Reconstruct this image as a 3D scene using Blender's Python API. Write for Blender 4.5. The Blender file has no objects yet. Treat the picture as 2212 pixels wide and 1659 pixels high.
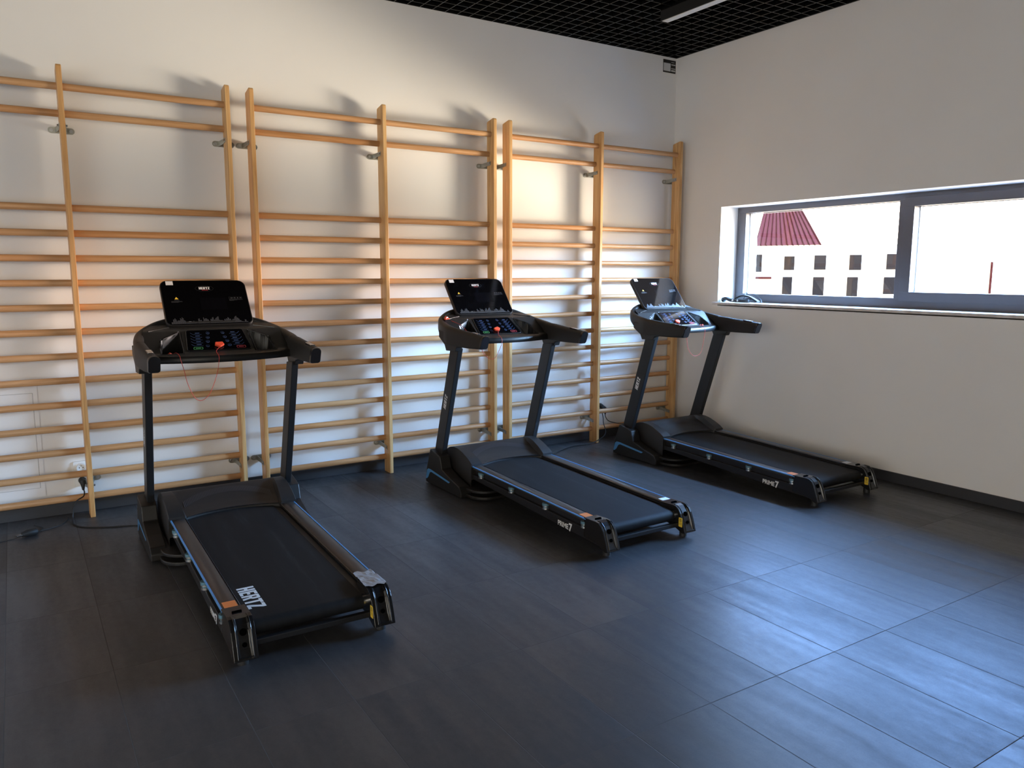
import bpy, bmesh, math, random
from mathutils import Vector, Matrix
random.seed(7)
SC = bpy.context.scene
COL = SC.collection

# ------------------------------------------------------------------ camera
cam_d = bpy.data.cameras.new('camera'); cam = bpy.data.objects.new('camera', cam_d); COL.objects.link(cam)
YAW, PITCH, ROLL = -0.5676, -0.1428, 0.001
cam_d.sensor_width = 36.0; cam_d.sensor_fit = 'HORIZONTAL'; cam_d.lens = 1679.77/2212*36
fw = Vector((-math.sin(YAW)*math.cos(PITCH), math.cos(YAW)*math.cos(PITCH), math.sin(PITCH)))
rt0 = Vector((math.cos(YAW), math.sin(YAW), 0)); up0 = rt0.cross(fw)
rt = rt0*math.cos(ROLL)+up0*math.sin(ROLL); up = up0*math.cos(ROLL)-rt0*math.sin(ROLL)
M = Matrix((rt, up, -fw)).transposed().to_4x4(); M.translation = (-4.9257, -5.1146, 1.4032)
cam.matrix_world = M
cam_d.clip_end = 400
SC.camera = cam

# ------------------------------------------------------------------ view, sky, lights
SC.view_settings.view_transform = 'Standard'; SC.view_settings.look = 'None'
SC.view_settings.gamma = 1.0; SC.view_settings.use_curve_mapping = False
SC.view_settings.exposure = 0.0
SC.cycles.max_bounces = 10; SC.cycles.diffuse_bounces = 6; SC.cycles.glossy_bounces = 4
SC.cycles.transparent_max_bounces = 12
SC.cycles.sample_clamp_indirect = 6.0
SC.cycles.use_denoising = True

SKY_UP = (0.26, 0.50, 1.08); SKY_HZ = (0.62, 0.78, 1.0); GROUND = (1.0, 0.80, 0.60); WEST = (1.0, 0.865, 0.73)
TOWN, S_TOWN, S_SUNTOWN, S_SUNSKY = (1.0, 0.76, 0.64), 26.0, 190.0, 165.0
S_SKY, S_GROUND, S_SPOT, S_WEST = 46.0, 15.0, 128.0, 5.2
SPOT_DIR = Vector((0.834, -0.50, -0.25)).normalized()
world = bpy.data.worlds.new('sky'); SC.world = world; world.use_nodes = True
nt = world.node_tree; nt.nodes.clear()
def wn(t, **k):
    n = nt.nodes.new(t)
    for a, b in k.items(): setattr(n, a, b)
    return n
L = nt.links.new
tc = wn('ShaderNodeTexCoord'); sp = wn('ShaderNodeSeparateXYZ'); L(tc.outputs['Generated'], sp.inputs[0])
def wmap(src, a, b, c=0.0, d=1.0, smooth=True):
    n = wn('ShaderNodeMapRange', interpolation_type='SMOOTHSTEP' if smooth else 'LINEAR')
    L(src, n.inputs['Value'])
    for i, v in zip(('From Min', 'From Max', 'To Min', 'To Max'), (a, b, c, d)): n.inputs[i].default_value = v
    return n.outputs[0]
def wmix(f, a, b):
    n = wn('ShaderNodeMix', data_type='RGBA')
    L(f, n.inputs['Factor'])
    for s, v in ((n.inputs[6], a), (n.inputs[7], b)):
        if isinstance(v, tuple): s.default_value = (*v, 1)
        else: L(v, s)
    return n.outputs[2]
def sc3(c, s): return tuple(x*s for x in c)
az = wmap(sp.outputs['Y'], 0.25, -0.25)          # the sky and the town are brighter towards the sun's side
sky_n = wmix(wmap(sp.outputs['Z'], 0.16, 0.42), sc3(SKY_HZ, S_SKY*1.25), sc3(SKY_UP, S_SKY*0.85))
sky_s = wmix(wmap(sp.outputs['Z'], 0.16, 0.42), sc3((0.44, 0.69, 1.06), S_SUNSKY), sc3((0.30, 0.56, 1.05), S_SUNSKY))
sky = wmix(az, sky_n, sky_s)
az2 = wmap(sp.outputs['Y'], -0.62, -0.30)
town = wmix(az, sc3(TOWN, S_TOWN), wmix(az2, sc3(TOWN, S_TOWN*0.8), sc3((1.0, 0.69, 0.52), S_SUNTOWN)))
sky = wmix(wmap(sp.outputs['Z'], 0.07, 0.20), town, sky)      # sunlit roofs and walls along the skyline
gnd = wmix(wmap(sp.outputs['Z'], -0.7, -0.02), sc3(GROUND, S_GROUND*0.35), sc3(GROUND, S_GROUND))
dt = wn('ShaderNodeVectorMath', operation='DOT_PRODUCT'); L(tc.outputs['Generated'], dt.inputs[0]); dt.inputs[1].default_value = SPOT_DIR
gnd = wmix(wmap(dt.outputs['Value'], math.cos(math.radians(12)), math.cos(math.radians(3))), gnd, sc3((1.0, 0.83, 0.66), S_SPOT))
east = wmix(wmap(sp.outputs['Z'], -0.03, 0.05), gnd, sky)
allw = wmix(wmap(sp.outputs['X'], -0.1, 0.12), sc3(WEST, S_WEST), east)  # even warm fill, let in by the two added windows
bg = wn('ShaderNodeBackground'); L(allw, bg.inputs['Color']); bg.inputs['Strength'].default_value = 1.0
ow = wn('ShaderNodeOutputWorld'); L(bg.outputs[0], ow.inputs[0])
world.cycles.sampling_method = 'MANUAL'; world.cycles.sample_map_resolution = 1024

# sky portals in the right window and the two openings added for fill light
def portal(name, loc, rot, sx, sy):
    d = bpy.data.lights.new(name, 'AREA'); d.shape = 'RECTANGLE'; d.size = sx; d.size_y = sy; d.cycles.is_portal = True
    o = bpy.data.objects.new(name, d); COL.objects.link(o); o.location = loc; o.rotation_euler = rot
portal('east_portal', (0.30, -2.03, 1.546), (0, math.radians(90), 0), 0.80, 2.96)
portal('west_fill_portal', (-10.2, -5.85, 1.65), (0, math.radians(-90), 0), 2.7, 4.7)
portal('front_fill_portal', (-7.25, -8.7, 1.65), (math.radians(90), 0, 0), 4.5, 2.7)

# ------------------------------------------------------------------ materials
MAT = {}
def mat(name, color, rough=0.5, metal=0.0, spec=0.5, coat=0.0, fn=None):
    if name in MAT: return MAT[name]
    m = bpy.data.materials.new(name); m.use_nodes = True; n = m.node_tree
    b = n.nodes['Principled BSDF']
    b.inputs['Base Color'].default_value = (*color, 1); b.inputs['Roughness'].default_value = rough
    b.inputs['Metallic'].default_value = metal; b.inputs['Specular IOR Level'].default_value = spec
    b.inputs['Coat Weight'].default_value = coat
    if fn: fn(n, b)
    MAT[name] = m
    return m
def node(n, t, **k):
    x = n.nodes.new(t)
    for a, b in k.items(): setattr(x, a, b)
    return x
def tex(n, scale=(1, 1, 1), nscale=5.0, detail=4.0, rough=0.5, dist=0.0):
    c = node(n, 'ShaderNodeTexCoord'); mp = node(n, 'ShaderNodeMapping'); mp.inputs['Scale'].default_value = scale
    n.links.new(c.outputs['Object'], mp.inputs[0])
    t = node(n, 'ShaderNodeTexNoise'); t.inputs['Scale'].default_value = nscale; t.inputs['Detail'].default_value = detail
    t.inputs['Roughness'].default_value = rough; t.inputs['Distortion'].default_value = dist
    n.links.new(mp.outputs[0], t.inputs['Vector'])
    return t.outputs['Fac']
def ramp(n, fac, stops):
    r = node(n, 'ShaderNodeValToRGB'); e = r.color_ramp.elements
    while len(e) < len(stops): e.new(0.5)
    for i, (p, c) in enumerate(stops): e[i].position = p; e[i].color = (*c, 1) if len(c) == 3 else c
    n.links.new(fac, r.inputs[0])
    return r.outputs[0]
def bump(n, b, fac, strength, dist=0.002):
    k = node(n, 'ShaderNodeBump'); k.inputs['Strength'].default_value = strength; k.inputs['Distance'].default_value = dist
    n.links.new(fac, k.inputs['Height']); n.links.new(k.outputs[0], b.inputs['Normal'])

def f_wall(n, b):
    f = tex(n, nscale=1.6, detail=3); c = ramp(n, f, [(0.3, (0.775, 0.755, 0.725)), (0.7, (0.80, 0.785, 0.755))]); n.links.new(c, b.inputs['Base Color'])
    bump(n, b, tex(n, nscale=220, detail=2), 0.10, 0.001)
WALL = mat('painted_plaster', (0.79, 0.77, 0.74), 0.85, spec=0.25, fn=f_wall)
WHITE_P = mat('white_reveal_plaster', (0.84, 0.84, 0.83), 0.8, spec=0.25, fn=lambda n, b: bump(n, b, tex(n, nscale=150), 0.08, 0.001))

TX, TY, OX, OY = 0.3265, 0.6435, -2.113, -2.813
def f_floor(n, b):
    c = node(n, 'ShaderNodeTexCoord'); s = node(n, 'ShaderNodeSeparateXYZ'); n.links.new(c.outputs['Object'], s.inputs[0])
    def m(op, a, v=None, v2=None):
        q = node(n, 'ShaderNodeMath', operation=op)
        for i, z in enumerate((a, v, v2)):
            if z is None: continue
            if isinstance(z, (int, float)): q.inputs[i].default_value = z
            else: n.links.new(z, q.inputs[i])
        return q.outputs[0]
    ux = m('DIVIDE', m('SUBTRACT', s.outputs[0], OX), TX); uy = m('DIVIDE', m('SUBTRACT', s.outputs[1], OY), TY)
    ix, iy = m('FLOOR', ux), m('FLOOR', uy)
    dx = m('MULTIPLY', m('ABSOLUTE', m('SUBTRACT', m('FRACT', m('ADD', ux, 0.5)), 0.5)), TX)
    dy = m('MULTIPLY', m('ABSOLUTE', m('SUBTRACT', m('FRACT', m('ADD', uy, 0.5)), 0.5)), TY)
    d = m('MINIMUM', dx, dy)
    jn = node(n, 'ShaderNodeMapRange'); n.links.new(d, jn.inputs['Value'])
    jn.inputs['From Min'].default_value = 0.0007; jn.inputs['From Max'].default_value = 0.0018
    cv = node(n, 'ShaderNodeCombineXYZ'); n.links.new(ix, cv.inputs[0]); n.links.new(iy, cv.inputs[1])
    wnz = node(n, 'ShaderNodeTexWhiteNoise', noise_dimensions='2D'); n.links.new(cv.outputs[0], wnz.inputs['Vector'])
    # streaks along the tile, shifted per tile
    off = node(n, 'ShaderNodeVectorMath', operation='MULTIPLY_ADD'); n.links.new(wnz.outputs['Color'], off.inputs[0]); off.inputs[1].default_value = (9, 9, 9); n.links.new(c.outputs['Object'], off.inputs[2])
    mp = node(n, 'ShaderNodeMapping'); mp.inputs['Scale'].default_value = (14, 1.6, 1); n.links.new(off.outputs[0], mp.inputs[0])
    st = node(n, 'ShaderNodeTexNoise'); st.inputs['Scale'].default_value = 1.0; st.inputs['Detail'].default_value = 5; n.links.new(mp.outputs[0], st.inputs['Vector'])
    fine = tex(n, (1, 1, 1), 170, 5, 0.75)
    grain = tex(n, (1, 0.6, 1), 38, 6, 0.65)
    mixf = m('ADD', m('ADD', m('MULTIPLY', st.outputs['Fac'], 0.50), m('MULTIPLY', grain, 0.30)), m('ADD', m('MULTIPLY', wnz.outputs['Value'], 0.16), m('MULTIPLY', fine, 0.30)))
    col = ramp(n, mixf, [(0.40, (0.030, 0.031, 0.034)), (0.60, (0.042, 0.042, 0.045)), (0.80, (0.060, 0.060, 0.063))])
    mx = node(n, 'ShaderNodeMix', data_type='RGBA'); n.links.new(jn.outputs[0], mx.inputs['Factor']); mx.inputs[6].default_value = (0.085, 0.082, 0.080, 1); n.links.new(col, mx.inputs[7])
    n.links.new(mx.outputs[2], b.inputs['Base Color'])
    rg = node(n, 'ShaderNodeMapRange'); n.links.new(mixf, rg.inputs['Value'])
    for i, v in zip(('From Min', 'From Max', 'To Min', 'To Max'), (0.45, 0.75, 0.50, 0.33)): rg.inputs[i].default_value = v
    n.links.new(m('ADD', m('MULTIPLY', rg.outputs[0], jn.outputs[0]), m('MULTIPLY', m('SUBTRACT', 1.0, jn.outputs[0]), 0.75)), b.inputs['Roughness'])
    sm_ = m('MULTIPLY_ADD', jn.outputs[0], 0.38, 0.07); n.links.new(sm_, b.inputs['Specular IOR Level'])
    h = m('ADD', m('MULTIPLY', jn.outputs[0], 1.0), m('MULTIPLY', fine, 0.22))
    bump(n, b, h, 0.35, 0.0012)
FLOOR = mat('dark_vinyl_tile', (0.04, 0.04, 0.043), 0.4, spec=0.5, fn=f_floor)
SKIRT = mat('dark_skirting', (0.035, 0.035, 0.037), 0.5, spec=0.4, fn=lambda n, b: bump(n, b, tex(n, nscale=120), 0.1, 0.001))

def f_wood(cols, axis):
    def f(n, b):
        sc = [26, 26, 26]; sc[axis] = 1.3
        oi = node(n, 'ShaderNodeObjectInfo'); c = node(n, 'ShaderNodeTexCoord')
        ad = node(n, 'ShaderNodeVectorMath', operation='MULTIPLY_ADD'); cb = node(n, 'ShaderNodeCombineXYZ')
        for i in range(3): n.links.new(oi.outputs['Random'], cb.inputs[i])
        n.links.new(cb.outputs[0], ad.inputs[0]); ad.inputs[1].default_value = (11, 7, 5); n.links.new(c.outputs['Object'], ad.inputs[2])
        mp = node(n, 'ShaderNodeMapping'); mp.inputs['Scale'].default_value = sc; n.links.new(ad.outputs[0], mp.inputs[0])
        t = node(n, 'ShaderNodeTexNoise'); t.inputs['Scale'].default_value = 1.6; t.inputs['Detail'].default_value = 5; t.inputs['Distortion'].default_value = 1.2
        n.links.new(mp.outputs[0], t.inputs['Vector'])
        hv = ramp(n, oi.outputs['Random'], [(0.0, (1.0, 0.86, 0.70)), (0.45, (1.0, 0.96, 0.90)), (1.0, (1.04, 1.04, 1.0))])
        mu = node(n, 'ShaderNodeMix', data_type='RGBA', blend_type='MULTIPLY'); mu.inputs['Factor'].default_value = 1.0
        n.links.new(ramp(n, t.outputs['Fac'], [(0.28, cols[0]), (0.5, cols[1]), (0.72, cols[2])]), mu.inputs[6]); n.links.new(hv, mu.inputs[7]); n.links.new(mu.outputs[2], b.inputs['Base Color'])
        bump(n, b, t.outputs['Fac'], 0.08, 0.001)
    return f
PINE = mat('pine_upright', (0.6, 0.37, 0.16), 0.42, spec=0.4, fn=f_wood([(0.45, 0.235, 0.085), (0.61, 0.36, 0.15), (0.73, 0.47, 0.225)], 2))
BEECH = mat('beech_rung', (0.55, 0.33, 0.17), 0.38, spec=0.4, fn=f_wood([(0.43, 0.225, 0.10), (0.53, 0.295, 0.14), (0.62, 0.365, 0.19)], 0))
ZINC = mat('zinc_plated_steel', (0.42, 0.42, 0.38), 0.38, metal=0.9, fn=lambda n, b: bump(n, b, tex(n, nscale=60), 0.05, 0.001))
def micro(s, st, d=0.0006): return lambda n, b: bump(n, b, tex(n, nscale=s, detail=2), st, d)
STEEL = mat('black_powder_coat', (0.012, 0.012, 0.014), 0.45, spec=0.4, fn=micro(400, 0.12))
MASTM = mat('charcoal_powder_coat', (0.013, 0.013, 0.014), 0.42, spec=0.35, fn=micro(400, 0.12))
PLAST = mat('black_textured_plastic', (0.0115, 0.0105, 0.010), 0.48, spec=0.45, fn=micro(600, 0.2))
GLOSSP = mat('glossy_black_plastic', (0.010, 0.010, 0.011), 0.22, spec=0.5, fn=micro(90, 0.03))
GLASSB = mat('black_acrylic_panel', (0.002, 0.002, 0.0025), 0.06, spec=0.5, fn=micro(20, 0.01))
FOAM = mat('black_foam_grip', (0.016, 0.0145, 0.013), 0.62, spec=0.35, fn=micro(700, 0.25))
BELT = mat('running_belt_rubber', (0.014, 0.014, 0.015), 0.62, spec=0.16, fn=lambda n, b: (n.links.new(ramp(n, tex(n, (9, 0.9, 1), 2.2, 5, 0.6), [(0.45, (0.0075, 0.0075, 0.008)), (0.62, (0.010, 0.010, 0.0105)), (0.80, (0.028, 0.028, 0.029))]), b.inputs['Base Color']), bump(n, b, tex(n, nscale=500), 0.2, 0.0005)))
RAILM = mat('streak_reflection_rail', (0.02, 0.017, 0.015), 0.3, spec=0.55, fn=lambda n, b: (n.links.new(ramp(n, tex(n, (26, 1.2, 1), 1.6, 5, 0.6), [(0.40, (0.018, 0.014, 0.013)), (0.60, (0.032, 0.026, 0.023)), (0.78, (0.09, 0.075, 0.065))]), b.inputs['Base Color']),))  # brown tint and pale streaks paint reflections into the rail colour
BLUE = mat('blue_trim', (0.07, 0.24, 0.50), 0.35, fn=micro(80, 0.03))
BLUEP = mat('blue_panel_print', (0.035, 0.065, 0.15), 0.4, fn=micro(80, 0.02))
CUSH = mat('pale_blue_cushion', (0.09, 0.19, 0.25), 0.4, spec=0.5, fn=micro(80, 0.05))
SILV = mat('silver_metal', (0.60, 0.61, 0.62), 0.28, metal=1.0, fn=micro(80, 0.03))
ORANGE = mat('orange_sticker', (0.72, 0.19, 0.045), 0.5, fn=micro(60, 0.05))
WSTICK = mat('white_sticker', (0.72, 0.73, 0.75), 0.5, fn=micro(60, 0.05))
YELLOW = mat('yellow_sticker', (0.75, 0.50, 0.05), 0.5, fn=micro(60, 0.05))
INK = mat('black_ink', (0.012, 0.011, 0.010), 0.5, fn=micro(60, 0.02))
LETTER = mat('white_lettering', (0.70, 0.71, 0.72), 0.5, fn=micro(60, 0.05))
GREYP = mat('grey_panel_print', (0.040, 0.042, 0.047), 0.45, fn=micro(60, 0.02))
FAINT = mat('faint_dark_print', (0.0028, 0.0028, 0.0040), 0.10, fn=micro(60, 0.02))
REDP = mat('red_panel_print', (0.32, 0.03, 0.04), 0.45, fn=micro(60, 0.02))
GREENP = mat('green_panel_print', (0.05, 0.22, 0.07), 0.45, fn=micro(60, 0.02))
KEYRED = mat('orange_red_key_plastic', (0.80, 0.085, 0.035), 0.4, fn=micro(60, 0.03))
CORDR = mat('red_cord', (0.55, 0.045, 0.03), 0.6, fn=micro(300, 0.1))
TAPE = mat('silver_grey_tape', (0.33, 0.33, 0.34), 0.38, metal=0.25, fn=lambda n, b: bump(n, b, tex(n, nscale=45, detail=4), 0.6, 0.003))
RUBBER = mat('black_rubber', (0.012, 0.012, 0.012), 0.6, fn=micro(200, 0.1))
ANTH = mat('glare_lifted_anthracite', (0.105, 0.096, 0.100), 0.45, fn=micro(200, 0.05))  # anthracite lightened in the colour to imitate veiling glare
BEADM = mat('pale_glazing_bead', (0.45, 0.43, 0.42), 0.4, fn=micro(100, 0.03))
SILLM = mat('stone_sill', (0.62, 0.58, 0.54), 0.35, fn=lambda n, b: n.links.new(ramp(n, tex(n, nscale=14, detail=6), [(0.35, (0.50, 0.45, 0.42)), (0.65, (0.70, 0.67, 0.64))]), b.inputs['Base Color']))
CEILB = mat('black_plenum', (0.004, 0.004, 0.004), 0.9, spec=0.1, fn=micro(30, 0.05))
GRIDM = mat('black_ceiling_grid', (0.006, 0.006, 0.006), 0.24, spec=0.5, fn=micro(100, 0.05))
DIFF = mat('white_lamp_diffuser', (0.80, 0.79, 0.76), 0.5, fn=micro(100, 0.02))
PLUGW = mat('white_socket_plastic', (0.80, 0.80, 0.78), 0.4, fn=micro(100, 0.02))
PANELW = mat('painted_panel', (0.80, 0.79, 0.78), 0.6, spec=0.3, fn=micro(160, 0.05))
GAP = mat('dark_gap', (0.10, 0.09, 0.09), 0.8, fn=micro(60, 0.02))
FACADE = mat('pale_facade_render', (0.80, 0.77, 0.72), 0.9, spec=0.1, fn=lambda n, b: bump(n, b, tex(n, nscale=3), 0.1, 0.02))
ROOFM = mat('red_metal_roof', (0.040, 0.0095, 0.0085), 0.9, spec=0.0, fn=lambda n, b: bump(n, b, tex(n, nscale=2), 0.1, 0.02))
SEAMM = mat('dark_red_roof_seam', (0.022, 0.0045, 0.0045), 0.9, spec=0.0, fn=micro(4, 0.05))
OWIN = mat('distant_window_glass', (0.015, 0.0125, 0.012), 0.9, spec=0.0, fn=micro(4, 0.05))
GRASS = mat('street_paving', (0.55, 0.46, 0.36), 0.9, spec=0.1, fn=lambda n, b: bump(n, b, tex(n, nscale=1), 0.2, 0.02))
def f_glass(n, b):
    n.nodes.remove(b); t = node(n, 'ShaderNodeBsdfTransparent'); g = node(n, 'ShaderNodeBsdfGlossy'); g.inputs['Roughness'].default_value = 0.0
    lw = node(n, 'ShaderNodeLayerWeight'); lw.inputs['Blend'].default_value = 0.5; mx = node(n, 'ShaderNodeMixShader')
    pw = node(n, 'ShaderNodeMath', operation='POWER'); n.links.new(lw.outputs['Facing'], pw.inputs[0]); pw.inputs[1].default_value = 5.0
    ma = node(n, 'ShaderNodeMath', operation='MULTIPLY_ADD'); n.links.new(pw.outputs[0], ma.inputs[0]); ma.inputs[1].default_value = 0.92; ma.inputs[2].default_value = 0.04
    t.inputs['Color'].default_value = (0.95, 0.97, 0.96, 1)
    n.links.new(ma.outputs[0], mx.inputs[0]); n.links.new(t.outputs[0], mx.inputs[1]); n.links.new(g.outputs[0], mx.inputs[2])
    n.links.new(mx.outputs[0], n.nodes['Material Output'].inputs[0])
PANE = mat('window_glass', (1, 1, 1), fn=f_glass)

# ------------------------------------------------------------------ mesh helpers
class MB:
    def __init__(s): s.v = []; s.f = []
    def add(s, vs, fs):
        o = len(s.v); s.v += [tuple(x) for x in vs]; s.f += [tuple(i+o for i in f) for f in fs]; return s
    def box(s, lo, hi):
        x0, y0, z0 = lo; x1, y1, z1 = hi
        return s.add([(x0,y0,z0),(x1,y0,z0),(x1,y1,z0),(x0,y1,z0),(x0,y0,z1),(x1,y0,z1),(x1,y1,z1),(x0,y1,z1)],
                     [(0,3,2,1),(4,5,6,7),(0,1,5,4),(1,2,6,5),(2,3,7,6),(3,0,4,7)])
    def quad(s, pts): return s.add(pts, [tuple(range(len(pts)))])
    def prism(s, pts_a, pts_b):
        n = len(pts_a)
        return s.add(list(pts_a)+list(pts_b), [tuple(range(n-1, -1, -1)), tuple(range(n, 2*n))]+[(i, (i+1) % n, n+(i+1) % n, n+i) for i in range(n)])
    def loft(s, rings, caps=True, closed=False):
        n = len(rings[0]); m = len(rings); vs = [p for r in rings for p in r]; fs = []
        for k in range(m if closed else m-1):
            k2 = (k+1) % m
            for i in range(n): fs.append((k*n+i, k*n+(i+1) % n, k2*n+(i+1) % n, k2*n+i))
        if caps and not closed: fs += [tuple(range(n-1, -1, -1)), tuple((m-1)*n+i for i in range(n))]
        return s.add(vs, fs)
    def tube(s, path, r, n=8, caps=True):
        path = [Vector(p) for p in path]; rings = []; prev = None
        for i, p in enumerate(path):
            t = (path[min(i+1, len(path)-1)]-path[max(i-1, 0)]).normalized()
            if prev is None:
                a = Vector((0, 0, 1)) if abs(t.z) < 0.9 else Vector((1, 0, 0)); nrm = (a-t*a.dot(t)).normalized()
            else: nrm = (prev-t*prev.dot(t)).normalized()
            prev = nrm; bn = t.cross(nrm); rr = r[i] if isinstance(r, (list, tuple)) else r
            rings.append([p+(nrm*math.cos(2*math.pi*k/n)+bn*math.sin(2*math.pi*k/n))*rr for k in range(n)])
        return s.loft(rings, caps)
    def cyl(s, a, b, r, n=20): return s.tube([a, b], r, n)
    def grid(s, rows):
        n = len(rows[0]); return s.add([p for r in rows for p in r], [(k*n+i, k*n+i+1, (k+1)*n+i+1, (k+1)*n+i) for k in range(len(rows)-1) for i in range(n-1)])
    def mirror_x(s):
        o = MB(); o.v = [(-x, y, z) for x, y, z in s.v]; o.f = [tuple(reversed(f)) for f in s.f]; return o
    def build(s, name, m, parent=None, bevel=0.0, smooth=False, segs=2, fix=True):
        me = bpy.data.meshes.new(name); me.from_pydata(s.v, [], s.f)
        if fix:
            bm = bmesh.new(); bm.from_mesh(me); bmesh.ops.recalc_face_normals(bm, faces=bm.faces); bm.to_mesh(me); bm.free()
        me.materials.append(m); me.update()
        ob = bpy.data.objects.new(name, me); COL.objects.link(ob)
        if parent: ob.parent = parent
        if smooth:
            me.polygons.foreach_set('use_smooth', [True]*len(me.polygons))
            me.set_sharp_from_angle(angle=math.radians(38))
        if bevel:
            md = ob.modifiers.new('bevel', 'BEVEL'); md.width = bevel; md.segments = segs; md.limit_method = 'ANGLE'; md.angle_limit = math.radians(30)
            md.harden_normals = False
        return ob
def tag(o, label, cat, group=None):
    o['label'] = label; o['category'] = cat
    if group: o['group'] = group
    return o
def thing(name, label, cat, loc=(0, 0, 0), rz=0.0, group=None):
    o = bpy.data.objects.new(name, None); COL.objects.link(o); o.location = loc; o.rotation_euler = (0, 0, rz); o.empty_display_size = 0.1
    return tag(o, label, cat, group)
def struct(o): o['kind'] = 'structure'; return o
def copy_tree(o, parent=None):
    c = o.copy(); COL.objects.link(c); c.parent = parent
    for ch in list(o.children): copy_tree(ch, c)
    return c
def spline(pts, n=8):
    pts = [Vector(p) for p in pts]; out = []
    for i in range(len(pts)-1):
        p0, p1, p2, p3 = pts[max(i-1, 0)], pts[i], pts[i+1], pts[min(i+2, len(pts)-1)]
        for k in range(n):
            t = k/n; out.append(0.5*((2*p1)+(p2-p0)*t+(2*p0-5*p1+4*p2-p3)*t*t+(3*p1-p0-3*p2+p3)*t**3))
    out.append(pts[-1]); return out
def lerp(a, b, t): return a+(b-a)*t
def table(tb, x):
    if x <= tb[0][0]: return tb[0][1]
    for (a, va), (b, vb) in zip(tb, tb[1:]):
        if x <= b: return lerp(va, vb, (x-a)/(b-a))
    return tb[-1][1]
def sst(a, b, x):
    t = min(1, max(0, (x-a)/(b-a))); return t*t*(3-2*t)
def rrect(w, h, r, n=6):
    if not isinstance(r, (list, tuple)): r = [r]*4
    pts = []
    for (cx, cy, a0, rr) in ((w/2, h/2, 0, r[0]), (-w/2, h/2, 90, r[1]), (-w/2, -h/2, 180, r[2]), (w/2, -h/2, 270, r[3])):
        ox, oy = cx-math.copysign(rr, cx), cy-math.copysign(rr, cy)
        for k in range(n+1):
            a = math.radians(a0+90*k/n); pts.append((ox+rr*math.cos(a), oy+rr*math.sin(a)))
    return pts
# block letters: list of polygons per letter, height 1
def R4(a, b, c, d): return [(a, b), (c, b), (c, d), (a, d)]
GLYPH = {'H': (0.50, [R4(0,0,.19,1), R4(.31,0,.5,1), R4(.19,.40,.31,.60)]),
 'E': (0.42, [R4(0,0,.19,1), R4(.19,.82,.42,1), R4(.19,.41,.39,.59), R4(.19,0,.42,.18)]),
 'R': (0.52, [R4(0,0,.19,1), [(.19,.83),(.31,.83),(.5,.92),(.44,1),(.19,1)], R4(.31,.57,.5,.92)[:2]+[(.5,.92),(.31,.83)], [(.19,.42),(.42,.42),(.5,.57),(.31,.57),(.19,.57)], [(.24,.42),(.42,.42),(.52,0),(.33,0)]]),
 'T': (0.48, [R4(0,.82,.48,1), R4(.145,0,.335,.82)]),
 'Z': (0.46, [R4(0,.82,.46,1), R4(0,0,.46,.18), [(.24,.82),(.46,.82),(.22,.18),(0,.18)]])}
def block_text(mb, txt, origin, right, upv, height, width, shear=0.0):
    tot = sum(GLYPH[c][0]+0.06 for c in txt)-0.06; sx = width/tot; x = 0
    o, r, u = Vector(origin), Vector(right), Vector(upv)
    for c in txt:
        w, polys = GLYPH[c]
        for p in polys: mb.quad([o+r*((x+a)*sx+b*height*shear)+u*(b*height) for a, b in p])
        x += w+0.06
    return mb
def font_text(txt, bold, size, squeeze=1.0):
    cu = bpy.data.curves.new('txt', 'FONT'); cu.body = txt; cu.size = size; cu.offset = bold
    o = bpy.data.objects.new('txt', cu); COL.objects.link(o)
    dg = bpy.context.evaluated_depsgraph_get(); me = bpy.data.meshes.new_from_object(o.evaluated_get(dg))
    vs = [(v.co.x*squeeze, v.co.y) for v in me.vertices]; fs = [tuple(p.vertices) for p in me.polygons]
    bpy.data.objects.remove(o); bpy.data.curves.remove(cu); bpy.data.meshes.remove(me)
    return vs, fs

# ------------------------------------------------------------------ room shell
XW, YW, ZC = -10.0, -8.5, 3.2055
struct(MB().box((XW-.3, YW-.3, -.2), (0.45, 0.3, 0)).build('floor', FLOOR))
struct(MB().box((XW-.3, 0, 0), (0.45, 0.3, 3.8)).build('wall_back', WALL))
WY0, WY1, WZ0, WZ1 = -3.52, -0.562, 1.16, 1.933
w = MB()
w.box((0, WY1, 0), (0.45, 0, 3.8)).box((0, YW-.3, 0), (0.45, WY0, 3.8)).box((0, WY0, 0), (0.45, WY1, WZ0-.03)).box((0, WY0, WZ1), (0.45, WY1, 3.8))
wr = struct(w.build('wall_right', WALL))
# far wall (behind the camera) and the left wall, each with an opening added for fill light
LY0, LY1, LZ0, LZ1 = -8.2, -3.5, 0.3, 3.0
GX0, GX1 = -9.5, -5.0
struct(MB().box((XW-.3, YW-.3, 0), (GX0, YW, 3.8)).box((GX1, YW-.3, 0), (0.0, YW, 3.8)).box((GX0, YW-.3, 0), (GX1, YW, LZ0)).box((GX0, YW-.3, LZ1), (GX1, YW, 3.8)).build('wall_front', mat('bounce_cutting_dark_grey', (0.12, 0.12, 0.12), 0.85, spec=0.2, fn=micro(150, 0.06))))  # unseen wall coloured dark to cut the light it bounces back
w = MB()
w.box((XW-.3, LY1, 0), (XW, 0, 3.8)).box((XW-.3, YW, 0), (XW, LY0, 3.8)).box((XW-.3, LY0, 0), (XW, LY1, LZ0)).box((XW-.3, LY0, LZ1), (XW, LY1, 3.8))
struct(w.build('wall_left', WALL))
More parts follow.
